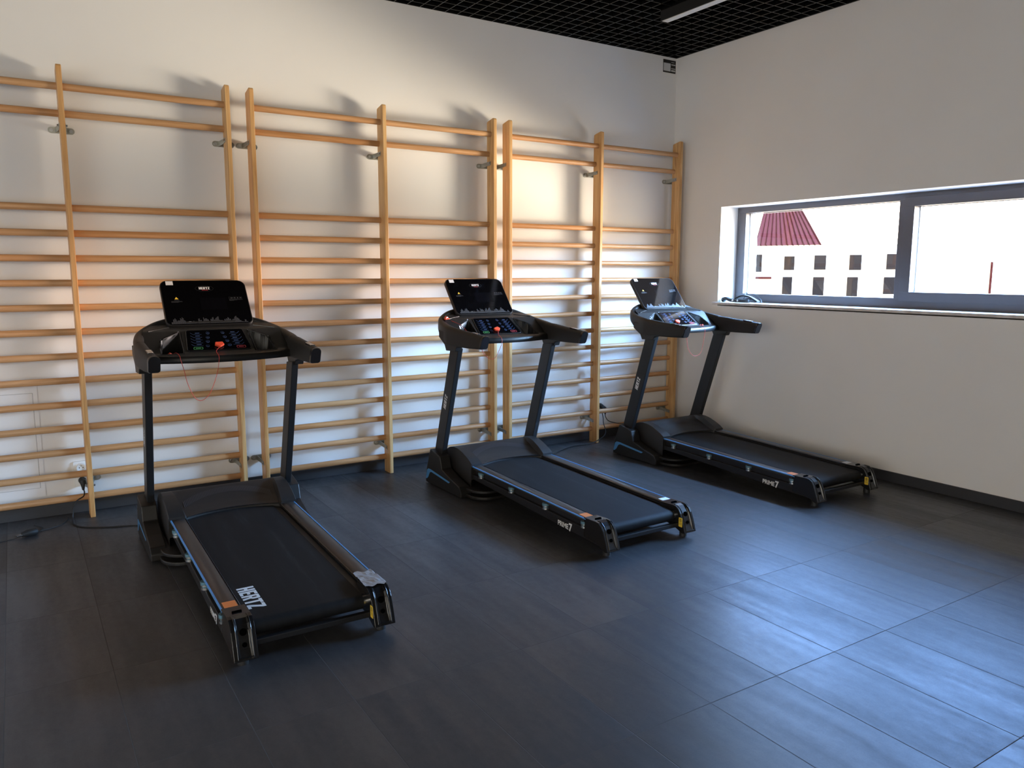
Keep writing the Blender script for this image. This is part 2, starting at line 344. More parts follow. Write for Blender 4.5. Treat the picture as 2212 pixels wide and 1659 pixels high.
win2 = struct(MB().box((XW-.2, LY0, LZ0+.07), (XW-.12, LY0+.07, LZ1-.07)).box((XW-.2, LY1-.07, LZ0+.07), (XW-.12, LY1, LZ1-.07)).box((XW-.2, LY0, LZ1-.07), (XW-.12, LY1, LZ1)).box((XW-.2, LY0, LZ0), (XW-.12, LY1, LZ0+.07)).box((XW-.2, -5.89, LZ0+.07), (XW-.12, -5.81, LZ1-.07)).build('added_fill_window_left', ANTH))  # added unseen window, lets in fill light from the left
MB().box((XW-.165, LY0+.06, LZ0+.06), (XW-.16, LY1-.06, LZ1-.06)).build('pane', PANE, win2)
win3 = struct(MB().box((GX0, YW-.2, LZ0+.07), (GX0+.07, YW-.12, LZ1-.07)).box((GX1-.07, YW-.2, LZ0+.07), (GX1, YW-.12, LZ1-.07)).box((GX0, YW-.2, LZ1-.07), (GX1, YW-.12, LZ1)).box((GX0, YW-.2, LZ0), (GX1, YW-.12, LZ0+.07)).box((-7.29, YW-.2, LZ0+.07), (-7.21, YW-.12, LZ1-.07)).build('added_fill_window_front', ANTH))  # added unseen window behind the camera, softens the left fill
MB().box((GX0+.06, YW-.165, LZ0+.06), (GX1-.06, YW-.16, LZ1-.06)).build('pane', PANE, win3)
ceil = struct(MB().box((XW-.3, YW-.3, 3.6), (0.45, 0.3, 3.8)).build('ceiling', CEILB))
g = MB(); P = 0.0965
x = -0.0098
while x > XW+.01: g.box((x-.0032, YW, ZC), (x+.0032, -.001, ZC+.04)); x -= P
y = -0.079
while y > YW+.01: g.box((XW, y-.0032, ZC+.0005), (-.001, y+.0032, ZC+.0395)); y -= P
g.build('open_cell_grid', GRIDM, ceil)
MB().box((XW, -.016, ZC+.0006), (-.0005, -.0005, ZC+.06)).box((-.016, YW, ZC+.0008), (-.0006, -.017, ZC+.06)).build('added_shade_strip', CEILB, ceil)  # added black strips cover the wall above, standing in for its shade
struct(MB().box((XW, -.012, 0), (-.012, 0, .0685)).build('baseboard_back', SKIRT, bevel=.002))
struct(MB().box((-.012, YW, 0), (0, 0, .0685)).build('baseboard_right', SKIRT, bevel=.002))

# window in the right wall: outer frame with mullion, opening sash, two panes, sill
FX0, FX1 = 0.20, 0.28
f = MB()
f.box((FX0, WY0, WZ0+.069), (FX1, WY0+.075, WZ1-.048)).box((FX0, WY1-.088, WZ0+.069), (FX1, WY1, WZ1-.048))
f.box((FX0, WY0, WZ1-.048), (FX1, WY1, WZ1)).box((FX0, WY0, WZ0-.03), (FX1, WY1, WZ0+.069)).box((FX0, -2.05, WZ0+.069), (FX1, -1.974, WZ1-.048))
win = struct(f.build('window_1', ANTH, bevel=.0015))
s = MB(); sy0, sy1, sz0, sz1 = WY0+.05, -2.02, WZ0+.05, WZ1-.03
s.box((FX0-.016, sy0, sz0+.062), (FX0+.06, sy0+.07, sz1-.06)).box((FX0-.016, sy1-.07, sz0+.062), (FX0+.06, sy1, sz1-.06)).box((FX0-.016, sy0, sz1-.06), (FX0+.06, sy1, sz1)).box((FX0-.016, sy0, sz0), (FX0+.06, sy1, sz0+.062))
sash = s.build('sash', ANTH, win, bevel=.0015)
MB().box((.245, -1.976, WZ0+.065), (.249, WY1-.086, WZ1-.046)).build('pane', PANE, win)
MB().box((.243, sy0+.065, sz0+.06), (.247, sy1-.065, sz1-.058)).build('pane', PANE, sash)
def bead(y0, y1, z0, z1, x):
    b = MB()
    for d in (0.0, 0.011):
        b.box((x+d, y1-.005-d, z0), (x+d+.004, y1-d, z1)).box((x+d, y0+d, z0), (x+d+.004, y0+.005+d, z1)).box((x+d, y0, z1-.004-d*.5), (x+d+.004, y1, z1-d*.5))
    return b
bead(-1.974, WY1-.088, WZ0+.069, WZ1-.048, .252).build('glazing_bead', BEADM, win)
bead(sy0+.07, sy1-.07, sz0+.062, sz1-.06, .250).build('glazing_bead', BEADM, sash)
MB().box((-.036, WY0-.03, WZ0-.02), (FX0, WY1+.034, WZ0)).build('window_sill', SILLM, win, bevel=.003)
# white plaster lining of the recess
r = MB(); e = .0015
r.box((e, WY1-e, WZ0), (FX0, WY1+.001, WZ1)).box((e, WY0-.001, WZ0), (FX0, WY0+e, WZ1)).box((e, WY0, WZ1-e), (FX0, WY1, WZ1+.001))
r.build('reveal_lining', WHITE_P, win)

# ------------------------------------------------------------------ wall bars
RZ = [2.390, 2.254, 1.752, 1.614, 1.477, 1.341, 1.205, 1.068, .931, .794, .657, .521, .384, .248, .111]
UW, UD0, UD1, UH = .0268, -.163, -.066, 2.5
def upright_mb(x):
    prof = [(UD0, 0), (UD1, 0), (UD1, UH-.022), (UD1-.006, UH-.016), (UD0+.014, UH), (UD0+.004, UH-.003), (UD0, UH-.012)]
    m = MB(); return m.prism([(x-UW/2, a, b) for a, b in prof], [(x+UW/2, a, b) for a, b in prof])
def bracket(root, x, z, zb):
    m = MB(); pl = rrect(.130, .034, .0165, 5)
    m.prism([(x+a, -.0005, z+b) for a, b in pl], [(x+a, -.004, z+b) for a, b in pl])
    for sgn in (-1, 1):
        def sec(px, py, pz, h): return [(px-.0014, py, pz-h), (px+.0014, py, pz-h), (px+.0014, py, pz+h), (px-.0014, py, pz+h)]
        m.loft([sec(x+sgn*.030, -.004, z, .014), sec(x+sgn*.024, -.030, lerp(z, zb, .2), .014), sec(x+sgn*(UW/2+.0022), -.078, lerp(z, zb, .7), .014), sec(x+sgn*(UW/2+.0022), -.122, zb, .013)])
    br = m.build('wall_bracket', ZINC, root)
    for sgn in (-1, 1):
        MB().cyl((x+sgn*(UW/2+.003), -.112, zb), (x+sgn*(UW/2+.012), -.112, zb), .006, 8).build('bolt', SILV, br, smooth=True)
        MB().cyl((x+sgn*.048, -.004, z), (x+sgn*.048, -.010, z), .009, 8).build('bolt', SILV, br, smooth=True)
def wall_bars(xs, label):
    t = thing('wall_bars', label, 'wall bars', (xs[1], -.115, 0), 0, 'wooden wall bars along the back wall')
    def sh(mb): mb.v = [(a-xs[1], b+.115, c) for a, b, c in mb.v]; return mb
    class Root: pass
    for x in xs:
        sh(upright_mb(x)).build('upright', PINE, t, bevel=.0035)
    for a, b in ((xs[0], xs[1]), (xs[1], xs[2])):
        for i, z in enumerate(RZ):
            yc = -.121 if i == 0 else -.0905
            m = MB(); n = 14
            ring = lambda X: [(X, yc+.0160*math.cos(2*math.pi*k/n), z+.0192*math.sin(2*math.pi*k/n)) for k in range(n)]
            m.loft([ring(a+UW/2-.003), ring(b-UW/2+.003)])
            sh(m).build('rung', BEECH, t, smooth=True)
    n0 = set(bpy.data.objects)
    for x in xs:
        bracket(t, x, 2.177, 2.188); bracket(t, x, .197, .178)
    for o in set(bpy.data.objects)-n0:
        for v in o.data.vertices: v.co.x -= xs[1]; v.co.y += .115
    return t
wall_bars((-5.496, -4.6327, -3.7692), 'leftmost wooden wall bars, behind the nearest treadmill and cut by the left picture edge')
wall_bars((-3.6284, -2.7702, -1.9135), 'middle wooden wall bars, between the other two ladder units on the back wall')
wall_bars((-1.7799, -.9236, -.066), 'rightmost wooden wall bars, against the room corner beside the window wall')

# ------------------------------------------------------------------ treadmill
def zr(y): return .162+(y+.6)*.0255
def both(fn, name, m, parent, **k):
    a = fn().build(name, m, parent, **k); b = fn().mirror_x().build(name, m, parent, **k); return b, a     # left, right (+x built first)
SL = Vector((0, .181, .229)); SLN = SL.normalized(); SLEN = SL.length       # screen slope
SNRM = Vector((1, 0, 0)).cross(SLN).normalized()                             # points toward the user
def scr(u, v, off=0.0):   # u -1..1 across, v 0 bottom .. 1 top
    return Vector((u*.219, .863, 1.127))+SL*v+SNRM*off
PA = Vector((0, .681, 1.005)); PB = Vector((0, .811, 1.100)); PD = (PB-PA); PN = Vector((1, 0, 0)).cross(PD).normalized()
def pan(u, v, off=0.0): return PA+PD*v+Vector((u*lerp(.158, .140, v), 0, 0))+PN*off
SHOULDER = [(.53, .203), (.56, .221), (.60, .240), (.66, .261), (.71, .272), (.76, .274), (.80, .268), (.84, .254), (.88, .222), (.91, .165), (.925, .06)]
def hood_z(x, y):
    ys = scoop_y(x); xs = lerp(.235, .262, min(1, max(0, (y-.535)/.265)))
    sh = table(SHOULDER, y)
    if y >= .80: sc_ = sh
    else:
        t = (y-ys)/(.80-ys); sc_ = table([(0, .190), (.15, .196), (.4, .214), (.7, .244), (.9, .262), (1, .268)], t)
    return lerp(sc_, sh, sst(xs-.006, xs+.004, abs(x)))
def scoop_y(x): return .604-.060*(min(abs(x), .235)/.235)**2
def ystart(x): return lerp(scoop_y(x), .53, sst(.229, .239, abs(x)))

def build_treadmill(label):
    T = thing('treadmill', label, 'treadmill', (0, 0, 0), 0, 'black treadmills in a row')
    # --- running deck and belt
    MB().prism([(-.232, -.69, zr(-.69)-.055), (.232, -.69, zr(-.69)-.055), (.232, -.69, zr(-.69)-.020), (-.232, -.69, zr(-.69)-.020)],
               [(-.232, .62, zr(.62)-.055), (.232, .62, zr(.62)-.055), (.232, .62, zr(.62)-.020), (-.232, .62, zr(.62)-.020)]).build('deck_board', STEEL, T)
    cy, r = -.702, .030; cz = zr(cy)-.014-r
    loop = [(.63, zr(.63)-.014)]+[(lerp(.63, cy, k/12), zr(lerp(.63, cy, k/12))-.014) for k in range(1, 12)]
    loop += [(cy-r*math.sin(a), cz+r*math.cos(a)) for a in [math.pi*k/12 for k in range(13)]]+[(.63, zr(.63)-.074)]
    inner = [(y+(.0 if y > 0.6 else .004*(1 if y < cy else 0)), z) for y, z in loop]
    m = MB(); m.loft([[(-.230, a, b) for a, b in loop], [(.201, a, b) for a, b in loop]])
    belt = m.build('running_belt', BELT, T, smooth=True)
    MB().cyl((-.224, cy, cz), (.224, cy, cz), .020).build('rear_roller', SILV, T, smooth=True)
    # --- side structure
    def beam():
        m = MB()
        def sec(y, a, b, c, d): return [(a, y, zr(y)-c), (b, y, zr(y)-c), (b, y, zr(y)-d), (a, y, zr(y)-d)]
        m.loft([sec(-.70, .250, .283, .105, .019), sec(.60, .250, .283, .09, .019)])
        m.loft([sec(-.72, .250, .303, .112, .056), sec(.58, .250, .303, .084, .054)])
        return m
    beams = both(beam, 'side_beam', STEEL, T, bevel=.003)
    def rail():
        m = MB(); rings = []
        for y in (-.625, -.3, 0, .3, .545):
            z = zr(y); rings.append([(.236, y, z-.018), (.303, y, z-.020), (.303, y, z-.004), (.298, y, z-.001), (.270, y, z+.0005), (.243, y, z-.001), (.236, y, z-.006)])
        return m.loft(rings)
    rails = both(rail, 'side_rail', RAILM, T, smooth=True)
    def trim():
        m = MB(); rings = []
        for y in (-.615, .545):
            z = zr(y); rings.append([(.302, y, z-.006), (.3088, y, z-.006), (.3088, y, z-.002), (.307, y, z-.0002), (.302, y, z-.0002)])
        return m.loft(rings)
    tl, tr = trim().mirror_x().build('blue_trim', BLUE, rails[0]), trim().build('blue_trim', BLUE, rails[1])
    def lip():
        m = MB(); rings = []
        for y in (-.62, .545):
            z = zr(y); rings.append([(.233, y, z-.012), (.2375, y, z-.012), (.2375, y, z-.001), (.233, y, z-.004)])
        return m.loft(rings)
    lip().mirror_x().build('inner_lip', GLOSSP, rails[0]); lip().build('inner_lip', GLOSSP, rails[1])
    for y in (.44, .095, -.25, -.592):
        for sgn in (-1, 1):
            z = zr(y); m = MB()
            m.cyl((sgn*.296, y, z-.0555), (sgn*.296, y, z-.046), .019, 18); m.cyl((sgn*.296, y, z-.040), (sgn*.296, y, z-.034), .019, 18)
            c = m.build('cushion', SILV, T, smooth=True)
            m = MB(); m.cyl((sgn*.296, y, z-.046), (sgn*.296, y, z-.040), .014, 18); m.cyl((sgn*.296, y, z-.034), (sgn*.296, y, z-.021), .020, 18)
            m.build('cushion_pad', CUSH, c, smooth=True)
    # side lettering
    vs, fs = font_text('PRIME', .0011, .0385, .92); v7, f7 = font_text('7', .0022, .058, .9)
    w0 = max(a for a, b in vs)
    for k, sgn in enumerate((-1, 1)):
        m = MB()
        def put(vv, ff, x0):
            out = []
            for a, b in vv:
                s = (x0+a); y = -.372-s if sgn < 0 else -.520+s
                out.append((sgn*.3042, y, zr(y)-.104+b*1.0))
            m.add(out, ff)
        put(vs, fs, 0); put([(a, b-.004) for a, b in v7], f7, w0+.004)
        m.build('lettering', LETTER, beams[k], fix=False)
    # --- rear end caps
    prof = [(-.600, zr(-.6)+.003), (-.640, zr(-.64)+.005), (-.690, .168), (-.716, .166), (-.738, .153), (-.752, .132), (-.764, .105), (-.776, .072), (-.786, .040), (-.788, .032), (-.770, .028), (-.735, .042), (-.70, .055), (-.60, .066)]
    stn = [(.222, 0), (.241, 0), (.245, .007), (.284, .007), (.288, 0), (.308, 0)]
    dep = [0, 0, 0, .5, 1, 1, 1, 1, .15, 0, 0, 0, 0, 0]
    def cap():
        rings = []
        for x, d in stn:
            ring = []
            for i, (a, b) in enumerate(prof):
                p0, p1 = prof[i-1], prof[(i+1) % len(prof)]
                tx, tz = p1[0]-p0[0], p1[1]-p0[1]; l = math.hypot(tx, tz); nx, nz = -tz/l, tx/l      # inward normal
                if nx*(-.66-a)+nz*(.10-b) < 0: nx, nz = -nx, -nz
                ring.append((x, a+nx*d*dep[i], b+nz*d*dep[i]))
            rings.append(ring)
        return MB().loft(rings)
    caps = both(cap, 'end_cap', GLOSSP, T, bevel=.002)
    for k, sgn in enumerate((-1, 1)):
        m = MB()
        for (a, b, rr) in ((-.749, .124, .0125), (-.7665, .083, .0085)):
            d = Vector((0, -.955, .29)); m.cyl(Vector((sgn*.2645, a, b))-d*.004, Vector((sgn*.2645, a, b))+d*.0022, rr, 18)
        m.box((sgn*.2645-.017, -.668, .162), (sgn*.2645+.017, -.656, .1712))
        m.build('recess', mat('black_hole', (0.001, 0.001, 0.001), 1.0, spec=0.0, fn=micro(60, 0.02)), caps[k])
        m = MB(); m.tube([(sgn*.237+dx, a-.001, b+.0005) for dx in (0,) for a, b in prof[2:9]], .0016, 6)
        m.tube([(sgn*.2925, a-.001, b+.0005) for a, b in prof[2:9]], .0016, 6)
        m.tube([(sgn*.2925, -.7865, .043), (sgn*.237, -.7865, .043)], .002, 6)
        m.build('rim', GLOSSP, caps[k], smooth=True)
        MB().cyl((sgn*.266, -.735, 0), (sgn*.266, -.735, .052), .020).build('rubber_foot', RUBBER, caps[k], smooth=True)
    st = MB(); st.prism([(.2215, a-.7575, b+.087) for a, b in rrect(.026, .050, .003, 3)], [(.2208, a-.7575, b+.087) for a, b in rrect(.026, .050, .003, 3)])
    st.build('warning_sticker', YELLOW, caps[1])
    k = MB()
    yc_ = -.7575
    ring = [(.2205, yc_+.0085*math.cos(a), .098+.0085*math.sin(a)) for a in [2*math.pi*i/20 for i in range(20)]]; rin = [(.2205, yc_+.0068*math.cos(a), .098+.0068*math.sin(a)) for a in [2*math.pi*i/20 for i in range(20)]]
    k.add(ring+rin, [(i, (i+1) % 20, 20+(i+1) % 20, 20+i) for i in range(20)])
    k.quad([(.2205, yc_+.0022, .093), (.2205, yc_-.0022, .093), (.2205, yc_-.0014, .1015), (.2205, yc_+.0014, .1015)]); k.quad([(.2205, yc_+.0045, .1015), (.2205, yc_-.0045, .1015), (.2205, yc_, .104)])
    for zq in (.083, .079, .075): k.quad([(.2205, yc_-.009, zq), (.2205, yc_+.009, zq), (.2205, yc_+.009, zq+.001), (.2205, yc_-.009, zq+.001)])
    k.build('sticker_symbol', INK, caps[1], fix=False)
    MB().box((-.224, -.742, .058), (.224, -.718, .080)).build('cross_bar', MASTM, T, bevel=.003)
    # orange sticker on the left rail
    def flat(x0, x1, y0, y1, lift=.0012):
        return MB().prism([(x0, y0, zr(y0)+lift-.0009), (x1, y0, zr(y0)+lift-.0009), (x1, y1, zr(y1)+lift-.0009), (x0, y1, zr(y1)+lift-.0009)], [(x0, y0, zr(y0)+lift), (x1, y0, zr(y0)+lift), (x1, y1, zr(y1)+lift), (x0, y1, zr(y1)+lift)])
    flat(-.294, -.245, -.598, -.543).build('orange_sticker', ORANGE, rails[0])
    # --- motor hood
    xs_ = [0, .03, .06, .09, .12, .15, .175, .195, .21, .22]
    def xcol(y):
        xb = lerp(.235, .262, min(1, max(0, (y-.535)/.265)))
        q = [k*(xb-.007)/12 for k in range(13)]+[xb-.004, xb-.001, xb+.003, xb+.006]+[lerp(xb+.006, .313, k/4) for k in range(1, 5)]
        return [-a for a in reversed(q[1:])]+q
    rows = []
    NR = 26
    for kr in range(NR+1):
        t = kr/NR; row = []
        for xx in xcol(lerp(.545, .925, t)):
            yy = lerp(ystart(xx), .925, t); row.append((xx, yy, hood_z(xx, yy)))
        a, b = row[0], row[-1]
        row = [(-.317, a[1], max(a[2]-.30, .055)), (-.317, a[1], max(a[2]-.006, .055))]+row+[(.317, b[1], max(b[2]-.006, .055)), (.317, b[1], max(b[2]-.30, .055))]
        rows.append(row)
    back = [(p[0], p[1]-.0, .06 if i in (0, len(rows[0])-1) else p[2]-(.10 if abs(p[0]) > .236 else .02)) for i, p in enumerate(rows[0])]
    m = MB().grid([back]+rows)
    hood = m.build('motor_hood', PLAST, T, smooth=True)
    m = MB()
    m.tube([(xx, scoop_y(xx)-.002, .190) for xx in [-.228+.456*k/30 for k in range(31)]], .0028, 6)
    m.build('hood_edge', GLOSSP, hood, smooth=True)
    m = MB(); NB = 56
    for k in range(NB):
        x0 = -.222+.444*k/NB; x1 = x0+.444/NB*.55
        def bp(xx, s):
            tt = .76-.30*(xx/.222)**2+s; yy = lerp(scoop_y(xx), .80, tt); return (xx, yy, hood_z(xx, yy)+.0016)
        m.quad([bp(x0, -.10), bp(x1, -.10), bp(x1, .10), bp(x0, .10)])
    m.build('vent', mat('vent_rib_plastic', (0.032, 0.033, 0.038), 0.4, fn=micro(200, 0.05)), hood)
    # --- base
    bprof = [(.985, .020), (.973, .098), (.915, .243), (.83, .226), (.780, .213), (.756, .137), (.64, .098), (.525, .070), (.502, .040), (.502, .006), (.985, .006)]
    def foot(): return MB().prism([(.334, a, b) for a, b in bprof], [(.409, a, b) for a, b in bprof])
    feet = both(foot, 'base_foot', PLAST, T, bevel=.005)
    stripe = [(.979, .030), (.960, .092), (.940, .104), (.902, .104), (.643, .077), (.660, .066), (.900, .089), (.922, .080), (.945, .046), (.965, .032)]
    for k, sgn in enumerate((-1, 1)):
        pts = [(sgn*.4088, a, b) for a, b in stripe]; o = [(sgn*.4102, a, b) for a, b in stripe]
        MB().add(pts+o, [(10, 11, 12, 13, 16, 17), (13, 14, 15, 16), (17, 18, 19, 10)]+[(i, (i+1) % 10, 10+(i+1) % 10, 10+i) for i in range(10)]).build('blue_stripe', BLUE, feet[k], fix=True)
        MB().box((sgn*.372-.025, .53, 0), (sgn*.372+.025, .57, .012)).box((sgn*.372-.025, .91, 0), (sgn*.372+.025, .95, .012)).build('foot_pad', RUBBER, feet[k])
    for z0, z1, q in ((.010, .028, 0), (.046, .062, .012)):
        pl = rrect(.74-q, .52, [.06, .06, .11, .11], 8)
        MB().prism([(a, b+.615+q, z0) for a, b in pl], [(a, b+.615+q, z1) for a, b in pl]).build('base_plate', PLAST, T, bevel=.004)
    # --- uprights
    def mast():
        lo, hi = .10, .935
        def yy(z): return .587+.325*(.915-z)
        def sec(z): y = yy(z); return [(.339, y, z), (.374, y, z), (.374, y+.107, z-.010), (.339, y+.107, z-.010)]
        return MB().loft([sec(lo), sec(hi)])
    masts = both(mast, 'upright', MASTM, T, bevel=.004, segs=3)
    d = Vector((0, -.325, 1)).normalized(); g_ = Vector((0, d.z, -d.y))       # g_ points forward (+y)
    for k, sgn in enumerate((-1, 1)):
        m = MB(); base = Vector((sgn*.3746, .7735, .532))
        if sgn < 0: block_text(m, 'HERTZ', base-g_*.018, d, g_, .033, .094, .12)
        else: block_text(m, 'HERTZ', base+g_*.018, d, -g_, .033, .094, .12)
        m.build('logo', LETTER, masts[k], fix=False)
    # --- console rim with collars
    half = [(.374, .655, .948, 1.066, .050), (.376, .70, .955, 1.074, .050), (.368, .77, .982, 1.086, .048), (.351, .84, 1.020, 1.103, .046), (.315, .892, 1.05, 1.124, .043), (.258, .925, 1.072, 1.148, .038), (.17, .945, 1.085, 1.165, .034), (0, .955, 1.09, 1.172, .032)]
    pth = half+[(-a, b, c, d_, e_) for a, b, c, d_, e_ in reversed(half[:-1])]
    ctr = spline([(a, b, c) for a, b, c, _, _ in pth], 5); top = spline([(a, d_, e_) for a, b, c, d_, e_ in pth], 5)
    rings = []
    for i, p in enumerate(ctr):
        t = (ctr[min(i+1, len(ctr)-1)]-ctr[max(i-1, 0)]); t.z = 0; t.normalize(); nv = Vector((t.y, -t.x, 0))
        zt, wd = top[i].y, top[i].z; h = zt-p.z
        rings.append([Vector((p.x, p.y, p.z+h/2))+nv*a+Vector((0, 0, b)) for a, b in rrect(wd, h, min(.02, wd*.45), 4)])
    m = MB().loft(rings)
    col = [(.790, .995), (.752, .972), (.716, .951), (.697, .915), (.578, .919), (.566, .943), (.52, .952), (.54, 1.0), (.70, 1.03), (.79, 1.04)]
    for sgn in (-1, 1): m.prism([(sgn*.352, a, b) for a, b in col], [(sgn*.3985, a, b) for a, b in col])
    m.build('console_rim', PLAST, T, smooth=True, bevel=.003)
    def grip(a, b):
        secs = [(.3740, .690, .950, 1.068, .053, 0), (.3765, .60, .949, 1.062, .055, 0), (.3770, .50, .949, 1.052, .056, 0), (.3755, .40, .950, 1.044, .0555, -.008), (.3710, .32, .952, 1.037, .0545, -.02), (.3685, .286, .953, 1.034, .053, -.030), (.3680, .276, .953, 1.033, .0535, -.032), (.3675, .270, .954, 1.031, .050, -.032)]
        rings = []
        for (cx, y, zb, zt, w_, sh_) in secs[a:b]:
            h = zt-zb; rings.append([(cx+p, y+sh_*(q/h), zb+h/2+q) for p, q in rrect(w_, h, [.024, .024, .012, .012], 5)])
        return MB().loft(rings)
    grips = both(lambda: grip(0, 6), 'hand_grip', FOAM, T, smooth=True)
    for k, sgn in enumerate((-1, 1)):
        e_ = grip(5, 8); (e_.mirror_x() if sgn < 0 else e_).build('grip_end', GLOSSP, grips[k], smooth=True)
        m = MB(); pl = rrect(.028, .086, .006, 3)
        m.prism([(sgn*(.372)+a, .372+b, 1.036+b*.09+(-.001)) for a, b in pl], [(sgn*.372+a, .372+b, 1.0445+b*.09) for a, b in pl])
        ps = m.build('pulse_sensor', GLOSSP, grips[k])
        m = MB()
        for yy in (.352, .392):
            pl = rrect(.020, .032, .003, 3); m.prism([(sgn*.372+a, yy+b, 1.043+(yy-.372+b)*.09) for a, b in pl], [(sgn*.372+a, yy+b, 1.0452+(yy-.372+b)*.09) for a, b in pl])
        m.build('contact_pad', SILV, ps)
    # --- console tray with two pockets
    NX, NY = 110, 64
    def front(x): return .556+.085*(min(abs(x), .34)/.34)**2
    def tray_z(y): return table([(.600, .992), (.668, .998), (.678, 1.003), (.8125, 1.1015), (.83, 1.108), (.87, 1.119), (.94, 1.142)], y)
    rows = []
    vs_ = [0]+[k/NY for k in range(1, NY+1)]
    for v in vs_:
        row = []
        for i in range(NX+1):
            q = -1+2*i/NX; f0 = front(q*.35); y = lerp(f0+.014, .945, v) if v > 0 else f0+.014; x = q*table([(.77, .352), (.84, .336), (.89, .298), (.925, .24), (.945, .17)], y)
            z = tray_z(max(y, .60)) if y > .60 else .992+(y-.60)*.02
            tt = min(1, max(0, (y-.655)/(.80-.655))); xi = lerp(.179, .172, tt); xo = lerp(.283, .258, tt); yt = .803-.045*max(0, (abs(x)-.172)/.09)
            d_ = min(abs(x)-xi, xo-abs(x), y-.657, yt-y)
            if d_ > -.003: z = lerp(z, min(z, .972+.10*(y-.66)), sst(-.003, .004, d_))
            row.append((x, y, z))
        rows.append(row)
    pre = [[(x, y-.004, .988) for x, y, z in rows[0]]]
    pre = [[(x, y-.010, .956) for x, y, z in rows[0]], [(x, y-.014, .962) for x, y, z in rows[0]], [(x, y-.014, .982) for x, y, z in rows[0]], [(x, y-.008, .990) for x, y, z in rows[0]]]
    allr = pre+rows+[[(x, y, .955+(y-.6)*.36) for x, y, z in rows[-1]], [(x, .70, .965) for x, y, z in rows[-1]]]
    m = MB().grid(allr); n = NX+1; R_ = len(allr)
    m.f += [(0*n+i, (R_-1)*n+i, (R_-1)*n+i+1, 0*n+i+1) for i in range(NX)]
    tray = m.build('console_tray', mat('satin_black_plastic', (0.010, 0.0095, 0.009), 0.42, spec=0.45, fn=micro(500, 0.1)), T, smooth=True)
    for sgn in (-1, 1):
        a, b = Vector((sgn*.212, .857, 1.1165)), Vector((sgn*.318, .812, 1.103))
        m = MB(); m.tube([a, lerp(a, b, .5)+Vector((0, .004, 0)), b], .0035, 6); m.build('tray_ridge', GLOSSP, tray, smooth=True)
    def pocket_rim(sgn):
        q = [(.172, .803), (.255, .764), (.283, .657), (.179, .657)]
        return MB().tube([(sgn*a, b, tray_z(b)+.001) for a, b in q+q[:1]], .0025, 6)
    for sgn in (-1, 1): pocket_rim(sgn).build('pocket_rim', PLAST, tray, smooth=True)
    # --- control panel
    pl = [pan(a, b+.5, .0005) for a, b in [(x*2/.3, y/.161) for x, y in rrect(.300, .161, .012, 4)]]
    pl2 = [p+PN*.002 for p in pl]
    pnl = MB().prism(pl, pl2).build('control_panel', GLASSB, T)
    MB().tube([p+PN*.001 for p in pl]+[pl[0]+PN*.001], .0022, 6).build('panel_frame', GLOSSP, pnl, smooth=True)
    O = .0031
    def pq(m, u0, u1, v0, v1): m.quad([pan(u0, v0, O), pan(u1, v0, O), pan(u1, v1, O), pan(u0, v1, O)])
    for sd_ in (-1, 1):
        for v in (.82, .68, .54, .40, .26):
            m = MB(); pq(m, sd_*.62-.075, sd_*.62+.075, v+.018, v+.050); pq(m, sd_*.62-.14, sd_*.62+.14, v-.040, v-.028)
            m.quad([pan(sd_*.76, v-.040, O), pan(sd_*.76, v-.028, O), pan(sd_*.86, v+.062, O), pan(sd_*.86, v+.048, O)])
            m.build('preset_button', BLUEP, pnl, fix=False)
        for i, v in enumerate((.84, .63, .43, .22)):
            m = MB(); u, r = sd_*(.26+.03*i), .06; n = 18
            P_ = [pan(u+r*math.cos(2*math.pi*k/n), v+r*1.05*math.sin(2*math.pi*k/n), O) for k in range(n)]
            Q_ = [pan(u+r*.82*math.cos(2*math.pi*k/n), v+r*1.05*(.80*math.sin(2*math.pi*k/n)+.12), O) for k in range(n)]
            m.add(P_+Q_, [(k, (k+1) % n, n+(k+1) % n, n+k) for k in range(n)]); pq(m, u-r*.3, u+r*.3, v-.008, v+.02)
            m.build('round_button', BLUEP, pnl, fix=False)
    for nm, mt, u in (('start_button', GREENP, -.66), ('stop_button', REDP, .70)):
        m = MB(); o_ = [(a*1.0, b*1.0) for a, b in rrect(.30, .12, .04, 4)]; n = len(o_)
        m.add([pan(u+a, .115+b, O) for a, b in o_]+[pan(u+a*.86, .115+b*.72, O) for a, b in o_], [(i, (i+1) % n, n+(i+1) % n, n+i) for i in range(n)])
        m.quad([pan(u-.08, .10, O), pan(u+.08, .10, O), pan(u+.08, .13, O), pan(u-.08, .13, O)])
        m.build(nm, mt, pnl, fix=False)
    # --- screen
    ol = rrect(.442, SLEN+.006, [.040, .040, .032, .032], 8)
    def S(a, b, off): return Vector((a, .863, 1.127))+SLN*(b+SLEN/2)+SNRM*off
    rings = [[S(a*.97, b*.96, -.030) for a, b in ol], [S(a, b, -.022) for a, b in ol], [S(a, b, -.004) for a, b in ol], [S(a*.990, b*.986, 0.0) for a, b in ol]]
    scn = MB().loft(rings).build('screen', PLAST, T, smooth=True)
    fr = [S(a*.975, b*.963, .0003) for a, b in ol]; MB().prism(fr, [p+SNRM*.0009 for p in fr]).build('screen_panel', GLASSB, scn)
    MB().prism([(-.13, .885, 1.06), (.13, .885, 1.06), (.13, .935, 1.10), (-.13, .935, 1.10)], [(-.13, .868, 1.14), (.13, .868, 1.14), (.13, .915, 1.17), (-.13, .915, 1.17)]).build('screen_neck', PLAST, T, bevel=.006)
    F = .0016
    m = MB(); n = 36
    el = [(.0475*math.cos(2*math.pi*k/n), .0195*math.sin(2*math.pi*k/n)) for k in range(n)]
    zc_ = SLEN*.31
    m.add([S(a, zc_+b, F) for a, b in el]+[S(a*.955, zc_+b*.9, F) for a, b in el], [(i, (i+1) % n, n+(i+1) % n, n+i) for i in range(n)])
